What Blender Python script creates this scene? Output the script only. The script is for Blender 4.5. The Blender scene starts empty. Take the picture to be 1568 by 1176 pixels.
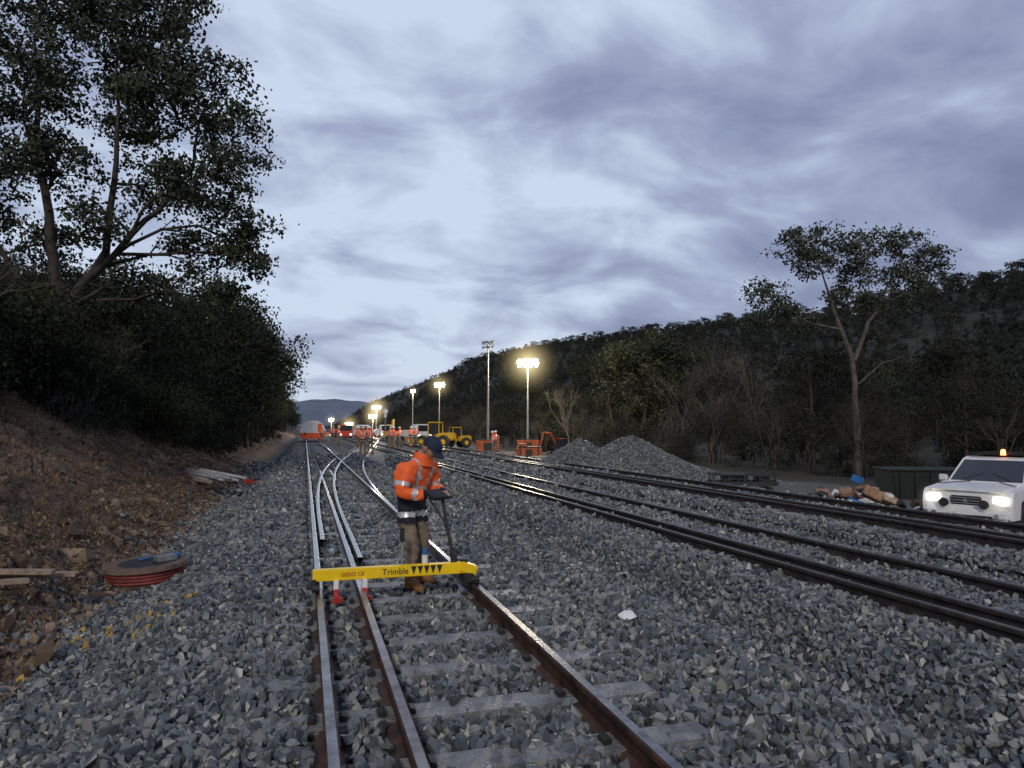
import bpy, bmesh, math, random
import numpy as np
from mathutils import Vector, Matrix, Euler
random.seed(7); rng=np.random.default_rng(7)
D=bpy.data; SC=bpy.context.scene
SC.view_settings.view_transform='Standard'
try: SC.view_settings.look='None'
except: pass
SC.view_settings.exposure=0
YAW=math.radians(-16.2)

# ------------------------------------------------------------------ materials
def newmat(name):
    m=D.materials.new(name); m.use_nodes=True
    nt=m.node_tree; b=nt.nodes['Principled BSDF']; return m,nt,b
def N(nt,t,**k):
    n=nt.nodes.new(t)
    for a,v in k.items(): setattr(n,a,v)
    return n
def ramp(nt,stops):
    r=N(nt,'ShaderNodeValToRGB'); e=r.color_ramp.elements
    e[0].position=stops[0][0]; e[0].color=(*stops[0][1],1)
    e[1].position=stops[-1][0]; e[1].color=(*stops[-1][1],1)
    for p,c in stops[1:-1]:
        x=e.new(p); x.color=(*c,1)
    return r
def mat(name,col,rough=.6,metal=0,var=.25,scale=8,bump=.0,spec=.5,bscale=None):
    m,nt,b=newmat(name)
    tc=N(nt,'ShaderNodeTexCoord'); no=N(nt,'ShaderNodeTexNoise'); no.inputs['Scale'].default_value=scale; no.inputs['Detail'].default_value=6
    nt.links.new(tc.outputs['Object'],no.inputs['Vector'])
    lo=tuple(c*(1-var) for c in col); hi=tuple(min(1,c*(1+var)) for c in col)
    r=ramp(nt,[(.3,lo),(.7,hi)]); nt.links.new(no.outputs['Fac'],r.inputs['Fac'])
    nt.links.new(r.outputs['Color'],b.inputs['Base Color'])
    b.inputs['Roughness'].default_value=rough; b.inputs['Metallic'].default_value=metal
    b.inputs['Specular IOR Level'].default_value=spec
    if bump:
        n2=N(nt,'ShaderNodeTexNoise'); n2.inputs['Scale'].default_value=bscale or scale*3; n2.inputs['Detail'].default_value=5
        nt.links.new(tc.outputs['Object'],n2.inputs['Vector'])
        bp=N(nt,'ShaderNodeBump'); bp.inputs['Strength'].default_value=bump; bp.inputs['Distance'].default_value=.02
        nt.links.new(n2.outputs['Fac'],bp.inputs['Height']); nt.links.new(bp.outputs['Normal'],b.inputs['Normal'])
    return m
def emis(name,col,s):
    m,nt,b=newmat(name); b.inputs['Base Color'].default_value=(.8,.8,.8,1)
    b.inputs['Emission Color'].default_value=(*col,1); b.inputs['Emission Strength'].default_value=s; return m
def instmat(name,stops,rough=.8,noise=0,bump=0,spec=.4,nscale=3.,trans=0):
    m,nt,b=newmat(name)
    oi=N(nt,'ShaderNodeObjectInfo'); r=ramp(nt,stops); out=oi.outputs['Random']
    if noise:
        tc=N(nt,'ShaderNodeNewGeometry'); no=N(nt,'ShaderNodeTexNoise'); no.inputs['Scale'].default_value=nscale; no.inputs['Detail'].default_value=3
        nt.links.new(tc.outputs['Position'],no.inputs['Vector'])
        mx=N(nt,'ShaderNodeMix'); mx.inputs['Factor'].default_value=noise
        nt.links.new(out,mx.inputs['A']); nt.links.new(no.outputs['Fac'],mx.inputs['B']); out=mx.outputs['Result']
    nt.links.new(out,r.inputs['Fac']); nt.links.new(r.outputs['Color'],b.inputs['Base Color'])
    b.inputs['Roughness'].default_value=rough; b.inputs['Specular IOR Level'].default_value=spec
    return m

M_rail=mat('rail_side',(.045,.036,.032),.65,.2,.5,9,.4)
M_rust=mat('rail_rust',(.070,.036,.025),.6,.2,.65,6,.4)
M_top=mat('rail_polished',(.36,.36,.39),.27,1,.3,14)
M_topn=mat('rail_worn',(.22,.215,.225),.30,1,.4,10,.15)
M_topd=mat('rail_dull',(.17,.15,.145),.30,1,.4,5,.15)
M_new=mat('new_steel',(.26,.27,.29),.40,.9,.25,10)
M_conc=mat('sleeper_concrete',(.20,.203,.20),.45,0,.5,7,.8,bscale=40)
M_clip=mat('clip_steel',(.04,.036,.033),.6,.5)
M_bark=mat('bark',(.045,.037,.030),.9,0,.5,5,.8)
M_barkpale=mat('bark_pale',(.085,.072,.060),.85,0,.5,4,.6)
M_leafL=instmat('leaf_big',[(.25,(.013,.018,.011)),(.5,(.031,.041,.021)),(.75,(.068,.078,.038))],.7,1,nscale=1.6)
M_leafR=instmat('leaf_gum',[(.3,(.025,.033,.022)),(.7,(.075,.085,.058))],.7,1,nscale=1.5)
M_leafV=instmat('leaf_scrub',[(.0,(.014,.018,.009)),(.45,(.026,.032,.015)),(.8,(.042,.050,.018)),(1,(.16,.16,.03))],.8,.35,nscale=.8)
M_leafD=instmat('leaf_scrub_dry',[(.0,(.012,.014,.009)),(.5,(.022,.024,.015)),(1,(.040,.038,.024))],.85,.35,nscale=.6)
M_leafH=instmat('leaf_hill',[(.0,(.007,.010,.007)),(.5,(.020,.025,.018)),(1,(.052,.056,.040))],.9,.25,nscale=.1)
M_twig=mat('twig',(.040,.032,.026),.9,0,.4,4)
M_twig2=mat('twig_grey',(.095,.084,.075),.9,0,.4,4)
M_stone=instmat('ballast_stone',[(0,(.028,.034,.040)),(.3,(.065,.075,.083)),(.55,(.12,.132,.137)),(.8,(.215,.225,.212)),(1,(.42,.39,.25))],.42,.34,nscale=1.1,spec=.75)
M_brown=instmat('bank_stone',[(0,(.065,.042,.027)),(.6,(.17,.115,.075)),(1,(.34,.26,.18))],.85,.2,nscale=20)
M_litter=instmat('leaf_litter',[(0,(.09,.06,.035)),(.7,(.17,.11,.06)),(1,(.30,.22,.10))],.85)
M_black=mat('black_rubber',(.02,.02,.02),.6,0,.3)
M_dark=mat('dark_steel',(.04,.042,.045),.5,.5,.3,5)
M_galv=mat('galvanised',(.35,.36,.37),.45,.6,.2,6)
M_pale=mat('pale_galvanised_sheet',(.40,.41,.43),.5,0,.3,6)
M_yel=mat('yellow_paint',(.50,.30,.015),.5,0,.3,3)
M_ytr=mat('trolley_yellow',(.92,.62,.01),.35,0,.08,6)
M_red=mat('red_paint',(.42,.03,.02),.45,0,.25,6)
M_dred=mat('dull_red_cable',(.19,.035,.028),.6,0,.4,6)
M_orp=mat('orange_paint',(.36,.075,.02),.55,0,.4,3)
M_orw=mat('orange_cover',(.80,.13,.03),.55,0,.15,3)
M_white=mat('white_paint',(.74,.75,.76),.3,0,.08,5)
M_glass=mat('dark_glass',(.03,.035,.045),.06,0,.1,2,spec=.6)
M_lime=mat('lime_stripe',(.45,.75,.05),.4,0,.1)
M_wood=mat('weathered_timber',(.30,.22,.16),.8,0,.4,12,.5)
M_blue=mat('blue_plastic',(.03,.15,.4),.5,0,.2)
M_card=mat('cardboard',(.24,.14,.085),.85,0,.4)
M_tan=mat('tan_cardboard',(.34,.26,.19),.85,0,.3)
M_skin=mat('skin',(.42,.24,.17),.5,0,.1,20)
M_hair=mat('hair',(.03,.022,.018),.8)
M_cap=mat('cap_navy',(.012,.02,.045),.8,0,.3,20)
M_hivis=mat('hi_vis_orange',(1.0,.14,.025),.65,0,.15,9,.9,bscale=14)
M_navy=mat('navy_cloth',(.012,.014,.028),.85,0,.3,9,.6)
M_refl=mat('reflective_tape',(.62,.64,.66),.3,.3,.1,12)
M_khaki=mat('khaki_cloth',(.19,.15,.11),.85,0,.25,9,.9,bscale=16)
M_boot=mat('boot_leather',(.20,.09,.03),.7,0,.3,9)
M_lamp=emis('lamp_glow',(1,.86,.55),6)
M_lampw=emis('lamp_glow_cool',(1,.92,.70),4)
M_head=emis('headlight_glow',(1,.90,.62),4)
M_amber=emis('amber_beacon',(1,.25,.02),4)

# ------------------------------------------------------------------ mesh builder
class MB:
    def __init__(s): s.v=[]; s.f=[]; s.m=[]; s.sm=[]
    def add(s,vs,fs,mi=0,smooth=False):
        o=len(s.v); s.v.extend([tuple(x) for x in vs])
        for f in fs: s.f.append(tuple(i+o for i in f)); s.m.append(mi); s.sm.append(smooth)
    def box(s,c,d,mi=0,rot=(0,0,0),bev=0,taper=None):
        bm=bmesh.new(); bmesh.ops.create_cube(bm,size=1)
        for v in bm.verts:
            if taper and v.co.z>0: v.co.x*=taper[0]; v.co.y*=taper[1]
            v.co=Vector((v.co.x*d[0],v.co.y*d[1],v.co.z*d[2]))
        if bev: bmesh.ops.bevel(bm,geom=bm.edges[:],offset=bev,segments=2,affect='EDGES')
        R=Euler(rot).to_matrix()
        bm.verts.index_update()
        s.add([R@v.co+Vector(c) for v in bm.verts],[[v.index for v in f.verts] for f in bm.faces],mi); bm.free()
    def tube(s,pts,rad,seg=8,mi=0,cap=True,smooth=True):
        pts=[Vector(p) for p in pts]; n=len(pts)
        if not hasattr(rad,'__len__'): rad=[rad]*n
        vs=[];fs=[]
        a=None
        for i in range(n):
            t=(pts[min(i+1,n-1)]-pts[max(i-1,0)]); 
            if t.length<1e-9: t=Vector((0,0,1))
            t.normalize()
            if a is None:
                a=t.orthogonal().normalized()
            else:
                a=(a-t*a.dot(t)); a=a.normalized() if a.length>1e-6 else t.orthogonal().normalized()
            b=t.cross(a)
            for k in range(seg):
                an=2*math.pi*k/seg
                vs.append(pts[i]+(a*math.cos(an)+b*math.sin(an))*rad[i])
        for i in range(n-1):
            for k in range(seg):
                k2=(k+1)%seg; fs.append((i*seg+k,i*seg+k2,(i+1)*seg+k2,(i+1)*seg+k))
        s.add(vs,fs,mi,smooth)
        if cap:
            s.add(vs[:seg][::-1],[tuple(range(seg))],mi); s.add(vs[-seg:],[tuple(range(seg))],mi)
    def sphere(s,c,r,mi=0,seg=16,rings=10,zmin=-2,fn=None):
        bm=bmesh.new(); bmesh.ops.create_uvsphere(bm,u_segments=seg,v_segments=rings,radius=1)
        if zmin>-1.5:
            bmesh.ops.delete(bm,geom=[v for v in bm.verts if v.co.z<zmin],context='VERTS')
        vs=[]
        bm.verts.index_update()
        for v in bm.verts:
            p=v.co.copy()
            if fn: p=fn(p)
            vs.append(Vector((p.x*r[0],p.y*r[1],p.z*r[2]))+Vector(c))
        s.add(vs,[[v.index for v in f.verts] for f in bm.faces],mi,True); bm.free()
    def extr(s,prof,y0,y1,mi=0,inset=0):
        n=len(prof); vs=[(x,y0,z) for x,z in prof]+[(x,y1,z) for x,z in prof]
        fs=[tuple(range(n)),tuple(range(2*n-1,n-1,-1))]+[(i,i+n,(i+1)%n+n,(i+1)%n) for i in range(n)]
        s.add(vs,fs,mi)
    def leaves(s,P,size,mi=0,asp=.35):
        n=len(P); P=np.asarray(P)
        a=rng.normal(size=(n,3)); a[:,2]-=.5; a/=np.linalg.norm(a,axis=1)[:,None]
        b=np.cross(a,rng.normal(size=(n,3))); b/=np.linalg.norm(b,axis=1)[:,None]+1e-9
        L=size*rng.uniform(.6,1.3,(n,1))
        q=np.stack([P-a*L*.5,P+b*L*asp,P+a*L*.5,P-b*L*asp],1).reshape(-1,3)
        o=len(s.v); s.v.extend(map(tuple,q.tolist()))
        s.f.extend([(o+4*i,o+4*i+1,o+4*i+2,o+4*i+3) for i in range(n)]); s.m.extend([mi]*n); s.sm.extend([False]*n)
    def obj(s,name,mats,loc=(0,0,0),rot=(0,0,0),parent=None,link=True,scale=1):
        me=D.meshes.new(name); me.from_pydata(s.v,[],s.f)
        for m in mats: me.materials.append(m)
        me.polygons.foreach_set('material_index',s.m); me.polygons.foreach_set('use_smooth',s.sm); me.update()
        o=D.objects.new(name,me); o.location=loc; o.rotation_euler=rot; o.scale=(scale,)*3
        if link: SC.collection.objects.link(o)
        if parent: o.parent=parent
        return o
def empty(name,loc=(0,0,0),rot=(0,0,0)):
    o=D.objects.new(name,None); o.location=loc; o.rotation_euler=rot; SC.collection.objects.link(o); return o

# ------------------------------------------------------------------ scatter (geometry nodes)
def scatter(name,P,R,S,coll,idx=None):
    n=len(P); me=D.meshes.new(name); me.vertices.add(n); me.vertices.foreach_set('co',np.asarray(P,dtype=np.float32).ravel())
    a=me.attributes.new('rot','FLOAT_VECTOR','POINT'); a.data.foreach_set('vector',np.asarray(R,dtype=np.float32).ravel())
    S=np.asarray(S,dtype=np.float32)
    if S.ndim==1: S=np.repeat(S[:,None],3,1)
    a=me.attributes.new('scl','FLOAT_VECTOR','POINT'); a.data.foreach_set('vector',S.ravel())
    if idx is None: idx=rng.integers(0,len(coll.objects),n)
    a=me.attributes.new('pick','INT','POINT'); a.data.foreach_set('value',np.asarray(idx,dtype=np.int32))
    o=D.objects.new(name,me); SC.collection.objects.link(o)
    g=D.node_groups.new(name+'_nodes','GeometryNodeTree')
    g.interface.new_socket('Geometry',in_out='INPUT',socket_type='NodeSocketGeometry')
    g.interface.new_socket('Geometry',in_out='OUTPUT',socket_type='NodeSocketGeometry')
    i=g.nodes.new('NodeGroupInput'); u=g.nodes.new('NodeGroupOutput'); p=g.nodes.new('GeometryNodeInstanceOnPoints')
    c=g.nodes.new('GeometryNodeCollectionInfo'); c.inputs['Collection'].default_value=coll
    c.inputs['Separate Children'].default_value=True; c.inputs['Reset Children'].default_value=True
    p.inputs['Pick Instance'].default_value=True
    def at(nm,t):
        x=g.nodes.new('GeometryNodeInputNamedAttribute'); x.data_type=t; x.inputs['Name'].default_value=nm; return x.outputs['Attribute']
    e=g.nodes.new('FunctionNodeEulerToRotation')
    L=g.links.new
    L(i.outputs[0],p.inputs['Points']); L(c.outputs[0],p.inputs['Instance']); L(at('pick','INT'),p.inputs['Instance Index'])
    L(at('rot','FLOAT_VECTOR'),e.inputs[0]); L(e.outputs[0],p.inputs['Rotation']); L(at('scl','FLOAT_VECTOR'),p.inputs['Scale'])
    L(p.outputs[0],u.inputs[0])
    md=o.modifiers.new('scatter','NODES'); md.node_group=g
    return o
def rockcoll(name,m,k=8,flat=.75):
    c=D.collections.new(name)
    for j in range(k):
        bm=bmesh.new()
        for _ in range(11):
            d=Vector(rng.normal(size=3)).normalized(); bm.verts.new(Vector((d.x*.70,d.y*.48,d.z*.5*flat)))
        bmesh.ops.convex_hull(bm,input=bm.verts[:])
        bmesh.ops.delete(bm,geom=[v for v in bm.verts if not v.link_faces],context='VERTS')
        me=D.meshes.new(f'{name}_{j}'); bm.to_mesh(me); bm.free(); me.materials.append(m)
        c.objects.link(D.objects.new(f'{name}_{j}',me))
    return c

# ------------------------------------------------------------------ terrain
def sstep(a,b,x):
    t=np.clip((x-a)/(b-a),0,1); return t*t*(3-2*t)
def vn(x,y,s,seed=0):
    return (np.sin(x*s*1.7+seed)+np.sin(y*s*1.3+seed*2.1)+np.sin((x+y)*s*.9+seed*.7)+np.sin((x-1.3*y)*s*2.1+seed*1.9))/4
def gz(X,Y):
    X=np.asarray(X,float); Y=np.asarray(Y,float)
    z=np.zeros_like(X+Y)
    z=z-.38*sstep(-.75,-1.9,X) 
    z=z-.36*np.exp(-((X-3.85-.12*vn(X,Y,.8))/.50)**2)+.10*np.exp(-((X-2.9)/.4)**2)
    z=z-.14*np.exp(-((X-7.8)/.45)**2)
    z=z-.62*sstep(11.2,12.9,X)
    z=z+.04*vn(X,Y,2.3,1)*(1-np.exp(-((X-.9)/1.6)**4))
    B=2.5-1.5*sstep(22,42,Y)+.6*sstep(16,4,Y)
    n=vn(X,Y,1.1,3)*.22+vn(X,Y,3.1,5)*.12+vn(X,Y,6.3,1)*.05
    bank=B*sstep(-2.3,-7.3,X)+.34*np.clip(-7.3-X,0,35)+.35*sstep(-2.1,-3.4,X)+n*sstep(-2.1,-3.2,X)
    z=z+bank
    z=z+.10*vn(X,Y,.35,2)*sstep(14,19,X)
    return z
def axis(parts):
    o=[]
    for a,b,s in parts: o.append(np.arange(a,b,s))
    return np.concatenate(o)
gx=axis([(-2500,-100,300),(-100,-20,8),(-20,-8,.8),(-8,13,.12),(13,24,.5),(24,100,6),(100,3001,290)])
gy=axis([(-40,0,4),(0,16,.14),(16,40,.5),(40,120,2.5),(120,400,20),(400,4601,300)])
XX,YY=np.meshgrid(gx,gy); ZZ=gz(XX,YY)
nx,ny=len(gx),len(gy)
me=D.meshes.new('ground')
I=np.arange(nx*ny).reshape(ny,nx)
F=np.stack([I[:-1,:-1],I[:-1,1:],I[1:,1:],I[1:,:-1]],-1).reshape(-1,4)
me.vertices.add(nx*ny); me.vertices.foreach_set('co',np.stack([XX,YY,ZZ],-1).ravel().astype(np.float32))
me.loops.add(F.size); me.loops.foreach_set('vertex_index',F.ravel().astype(np.int32))
me.polygons.add(len(F)); me.polygons.foreach_set('loop_start',np.arange(0,F.size,4,dtype=np.int32)); me.polygons.foreach_set('loop_total',np.full(len(F),4,dtype=np.int32))
me.polygons.foreach_set('use_smooth',np.ones(len(F),bool)); me.update(calc_edges=True)
ground=D.objects.new('ground',me); SC.collection.objects.link(ground)
m,nt,b=newmat('ground_mat'); L=nt.links.new
ge=N(nt,'ShaderNodeNewGeometry'); sp=N(nt,'ShaderNodeSeparateXYZ'); L(ge.outputs['Position'],sp.inputs[0])
vo=N(nt,'ShaderNodeTexVoronoi'); vo.inputs['Scale'].default_value=15; L(ge.outputs['Position'],vo.inputs['Vector'])
rg=ramp(nt,[(0,(.026,.030,.035)),(.4,(.06,.068,.073)),(.8,(.13,.137,.133)),(1,(.24,.235,.18))]); 
sc=N(nt,'ShaderNodeSeparateColor'); L(vo.outputs['Color'],sc.inputs[0]); L(sc.outputs[0],rg.inputs['Fac'])
n1=N(nt,'ShaderNodeTexNoise'); n1.inputs['Scale'].default_value=1.3; n1.inputs['Detail'].default_value=9; n1.inputs['Roughness'].default_value=.7; L(ge.outputs['Position'],n1.inputs['Vector'])
rd=ramp(nt,[(.28,(.055,.034,.021)),(.5,(.165,.105,.065)),(.72,(.30,.21,.14))]); L(n1.outputs['Fac'],rd.inputs['Fac'])
rr=ramp(nt,[(.25,(.08,.078,.07)),(.75,(.15,.145,.13))]); L(n1.outputs['Fac'],rr.inputs['Fac'])
def mathn(op,a,b_,clamp=False):
    x=N(nt,'ShaderNodeMath',operation=op); x.use_clamp=clamp
    for k,v in ((0,a),(1,b_)):
        if isinstance(v,(int,float)): x.inputs[k].default_value=v
        else: L(v,x.inputs[k])
    return x.outputs[0]
nb=mathn('MULTIPLY',mathn('SUBTRACT',n1.outputs['Fac'],.5),1.6)
fl=mathn('MULTIPLY',mathn('SUBTRACT',mathn('ADD',sp.outputs[0],nb),-2.35),4,True)
fr=mathn('MULTIPLY',mathn('SUBTRACT',mathn('ADD',sp.outputs[0],nb),12.6),3,True)
fs=mathn('MULTIPLY',mathn('SUBTRACT',mathn('ADD',sp.outputs[0],nb),19.5),1,True)
fw=mathn('MULTIPLY',mathn('SUBTRACT',-7.8,mathn('ADD',sp.outputs[0],nb)),1,True)
rs=ramp(nt,[(.3,(.025,.022,.014)),(.7,(.06,.052,.03))]); L(n1.outputs['Fac'],rs.inputs['Fac'])
def mixc(f,a,b_):
    x=N(nt,'ShaderNodeMix'); x.data_type='RGBA'; L(f,x.inputs[0]); L(a,x.inputs[6]); L(b_,x.inputs[7]); return x.outputs[2]
c=mixc(fl,rd.outputs[0],rg.outputs[0]); c=mixc(fw,c,rs.outputs[0]); c=mixc(fr,c,rr.outputs[0]); c=mixc(fs,c,rs.outputs[0]); L(c,b.inputs['Base Color'])
bp=N(nt,'ShaderNodeBump'); bp.inputs['Strength'].default_value=1; bp.inputs['Distance'].default_value=.07
L(mathn('ADD',mathn('MULTIPLY',vo.outputs['Distance'],-1.0),mathn('MULTIPLY',n1.outputs['Fac'],1.6)),bp.inputs['Height']); L(bp.outputs['Normal'],b.inputs['Normal']); b.inputs['Roughness'].default_value=.8
me.materials.append(m)

# ------------------------------------------------------------------ tracks
PROF=[(-.07,0),(.07,0),(.07,.012),(.014,.034),(.010,.118),(.034,.132),(.034,.160),(.025,.170),(-.025,.170),(-.034,.160),(-.034,.132),(-.010,.118),(-.014,.034),(-.07,.012)]
def rail(mb,fx,y0,y1,step,z0=0,msd=0,mtp=1,sc=1):
    ys=np.arange(y0,y1+step*.5,step); n=len(PROF); vs=[]
    for y in ys:
        x=fx(y); dx=(fx(y+.1)-fx(y-.1))/.2; l=math.hypot(dx,1)
        for px,pz in PROF: vs.append((x+px/l,y-px*dx/l,z0+pz))
    for k in range(n):
        fs=[]
        for i in range(len(ys)-1):
            fs.append((i*n+k,i*n+(k+1)%n,(i+1)*n+(k+1)%n,(i+1)*n+k))
        mb.add(vs,fs,mtp if k==7 else msd)
def track(name,xs,cx,y0,y1,z0=0,rust=False,sl_y1=60,xw=1.28,top=None):
    root=empty(name)
    mb=MB()
    for x in xs: rail(mb,(lambda y,x=x:x),y0,y1,(y1-y0)/60,z0)
    mb.obj('rails',[M_rust if rust else M_rail,top or M_top],parent=root)
    sb=MB(); fb=MB(); y=y0+.2
    while y<sl_y1:
        j=random.uniform(-.02,.02)
        sb.box((cx+j,y,z0-.08),(2*xw,.25,.24),0,(0,0,random.uniform(-.015,.015)),.02)
        for x in xs:
            for s in (-1,1):
                fb.box((x+s*.085,y,z0+.055),(.05,.10,.03),0,(0,s*.35,0),.008)
        y+=.68
    sb.obj('sleepers',[M_conc],parent=root); fb.obj('rail_clips',[M_clip],parent=root)
    return root
XL,XM,XR=.15,.53,1.61
def div(y):
    t=max(0,y-12)
    return .00214*t*t if t<26 else 1.447+.111*(t-26)
main=track('railway_track',[XL,XM,XR],.88,.6,7,0,True,62,top=M_topn)
mb=MB(); 
rail(mb,lambda y:XL,7,420,5,0,0,1)
rail(mb,lambda y:XR,7,420,5,0,0,1)
rail(mb,lambda y:XM-.0*y,7,26,1,0,0,1)
rail(mb,lambda y:XM+.11+div(y),8.5,230,1.2,.002,0,1)
rail(mb,lambda y:XL+.10+div(y)*1.0,10,36,1.0,.004,0,1)
rail(mb,lambda y:XR+.012+div(y),13.5,230,1.2,.001,0,1)
mb.box((XM+.36,24.0,.10),(.05,5,.1),1); 
mb.obj('turnout_rails',[M_new,M_top],parent=main)
sb=MB(); y=20.
while y<90:
    sb.box((.9+div(y)*1.0+.4,y+.3,-.10),(2.7,.25,.235),0,(0,0,0),.02); y+=.68
sb.obj('turnout_sleepers',[M_conc],parent=main)
mb=MB()
for y in (9.2,11.3,13.4,15.5): mb.box((.34,y,.03),(.5,.12,.05),0,bev=.01); mb.box((.36,y+.4,.07),(.06,.3,.05),0,bev=.01)
mb.obj('switch_rodding',[M_galv],parent=main)
track('railway_track',[5.25,5.63,6.70],5.97,1.5,420,-.03,False,45,top=M_topd)
track('railway_track',[8.95,9.32,10.39],9.67,3,420,.05,False,45,top=M_topd)

# ------------------------------------------------------------------ ballast stones
RC=rockcoll('stone',M_stone,12)
railx=[XL,XM,XR,5.25,5.63,6.70,8.95,9.32,10.39]
Ps=[];Ss=[]
for y0,y1,xa,xb,sp_,sz in ((1.2,6.5,-2.8,8.5,.041,.062),(6.5,12,-3,13.5,.050,.068),(12,22,-3,13.2,.074,.090),(22,44,-2.8,13.2,.13,.135)):
    gxx=np.arange(xa,xb,sp_); gyy=np.arange(y0,y1,sp_); A,Bq=np.meshgrid(gxx,gyy); A=A.ravel()+rng.uniform(-.5,.5,A.size)*sp_; Bq=Bq.ravel()+rng.uniform(-.5,.5,Bq.size)*sp_
    keep=(A>-2.25+.4*vn(A,Bq,1.7)-rng.exponential(.22,len(A)))&(A<12.6)
    for x in railx: keep&=~((np.abs(A-x)<.09)&(Bq<60))
    for cx,xw,ys in ((.88,1.28,.8),(5.97,1.28,1.7),(9.67,1.28,3.2)):
        ph=((Bq-ys+.34)%.68)-.34
        on=(np.abs(A-cx)<xw)&(np.abs(ph)<.13)
        if cx<2: on&=(A>.62)
        patch=(vn(A,Bq,3.3,4)+.35*vn(A,Bq,11,2)>-.30) if cx<2 else (vn(A,Bq,3.3,4)>0)
        prob=.94 if cx<2 else .6
        keep&=~(on&(rng.uniform(size=len(A))<prob)&patch)
    dcam=.279*A+.96*Bq; lat=.96*A-.279*Bq
    keep&=(np.abs(lat)<.8*dcam+1.6)
    A=A[keep];Bq=Bq[keep]; s=sz*rng.uniform(.5,1.5,len(A))
    z=gz(A,Bq)+s*rng.uniform(-.15,.4,len(A))
    z+=np.where(np.abs(A-9.67)<1.6,.05,0)+np.where((np.abs(A-.88)<1.3),.010,0)
    Ps.append(np.stack([A,Bq,z],1)); Ss.append(s)
P=np.concatenate(Ps); S=np.concatenate(Ss)
scatter('ballast_gravel',P,rng.uniform(-3.14,3.14,(len(P),3)),S,RC)
BC=rockcoll('bank_rock',M_brown,6)
n=19000; A=-2.1-rng.exponential(1.7,n); Bq=rng.uniform(2,28,n); k=A>-9; A=A[k];Bq=Bq[k]
S=.025+.035*rng.exponential(.9,len(A)); P=np.stack([A,Bq,gz(A,Bq)+S*.1],1)
scatter('bank_rubble',P,rng.uniform(-3.14,3.14,(len(P),3)),S,BC)
lc=D.collections.new('litter'); mb=MB(); mb.leaves(rng.normal(size=(12,3))*np.array([.12,.12,.012]),.05,0,.2); lc.objects.link(mb.obj('litter_0',[M_litter],link=False))
n=4200; A=-2.5-rng.exponential(2.2,n); Bq=rng.uniform(2,36,n); P=np.stack([A,Bq,gz(A,Bq)+.02],1)
scatter('leaf_litter',P,np.stack([np.zeros(n),np.zeros(n),rng.uniform(0,6,n)],1),rng.uniform(.7,1.4,n),lc,np.zeros(n))

# gravel heap
gp=MB(); n=46
def heap(x,y):
    a=max(0,1.75-math.hypot(x+.3,y*.9)*.52); c_=max(0,1.62-math.hypot(x+2.3,y*.9+.3)*.60); d_=max(0,.75-math.hypot(x-1.6,y)*.34)
    return max(a,c_,d_)+.03*math.sin(x*5+y*3)
vs=[];fs=[]
for j in range(n):
    for i in range(n):
        x=-5+10*i/(n-1); y=-4+8*j/(n-1); vs.append((x,y,heap(x,y)-.05))
for j in range(n-1):
    for i in range(n-1): fs.append((j*n+i,j*n+i+1,(j+1)*n+i+1,(j+1)*n+i))
gp.add(vs,fs,0,True); HP=(14.35,29.2,-.6); HS=1.14
m,nt,b=newmat('heap_gravel'); tc=N(nt,'ShaderNodeTexCoord'); vo=N(nt,'ShaderNodeTexVoronoi'); vo.inputs['Scale'].default_value=14; nt.links.new(tc.outputs['Object'],vo.inputs['Vector'])
sc=N(nt,'ShaderNodeSeparateColor'); nt.links.new(vo.outputs['Color'],sc.inputs[0]); r=ramp(nt,[(0,(.08,.085,.08)),(.5,(.16,.16,.145)),(1,(.27,.26,.22))]); nt.links.new(sc.outputs[0],r.inputs['Fac']); nt.links.new(r.outputs[0],b.inputs['Base Color'])
bp=N(nt,'ShaderNodeBump'); bp.inputs['Distance'].default_value=.05; nt.links.new(vo.outputs['Distance'],bp.inputs['Height']); nt.links.new(bp.outputs[0],b.inputs['Normal'])
hroot=gp.obj('gravel_heap',[m],HP,(0,0,YAW),scale=HS)
P=[]
for _ in range(11000):
    x=random.uniform(-5,5);y=random.uniform(-4,2)
    h=heap(x,y)
    if h>.02: P.append((x,y,h-.02))
o=scatter('heap_stones',P,rng.uniform(-3,3,(len(P),3)),rng.uniform(.05,.11,len(P)),RC); o.parent=hroot

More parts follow.
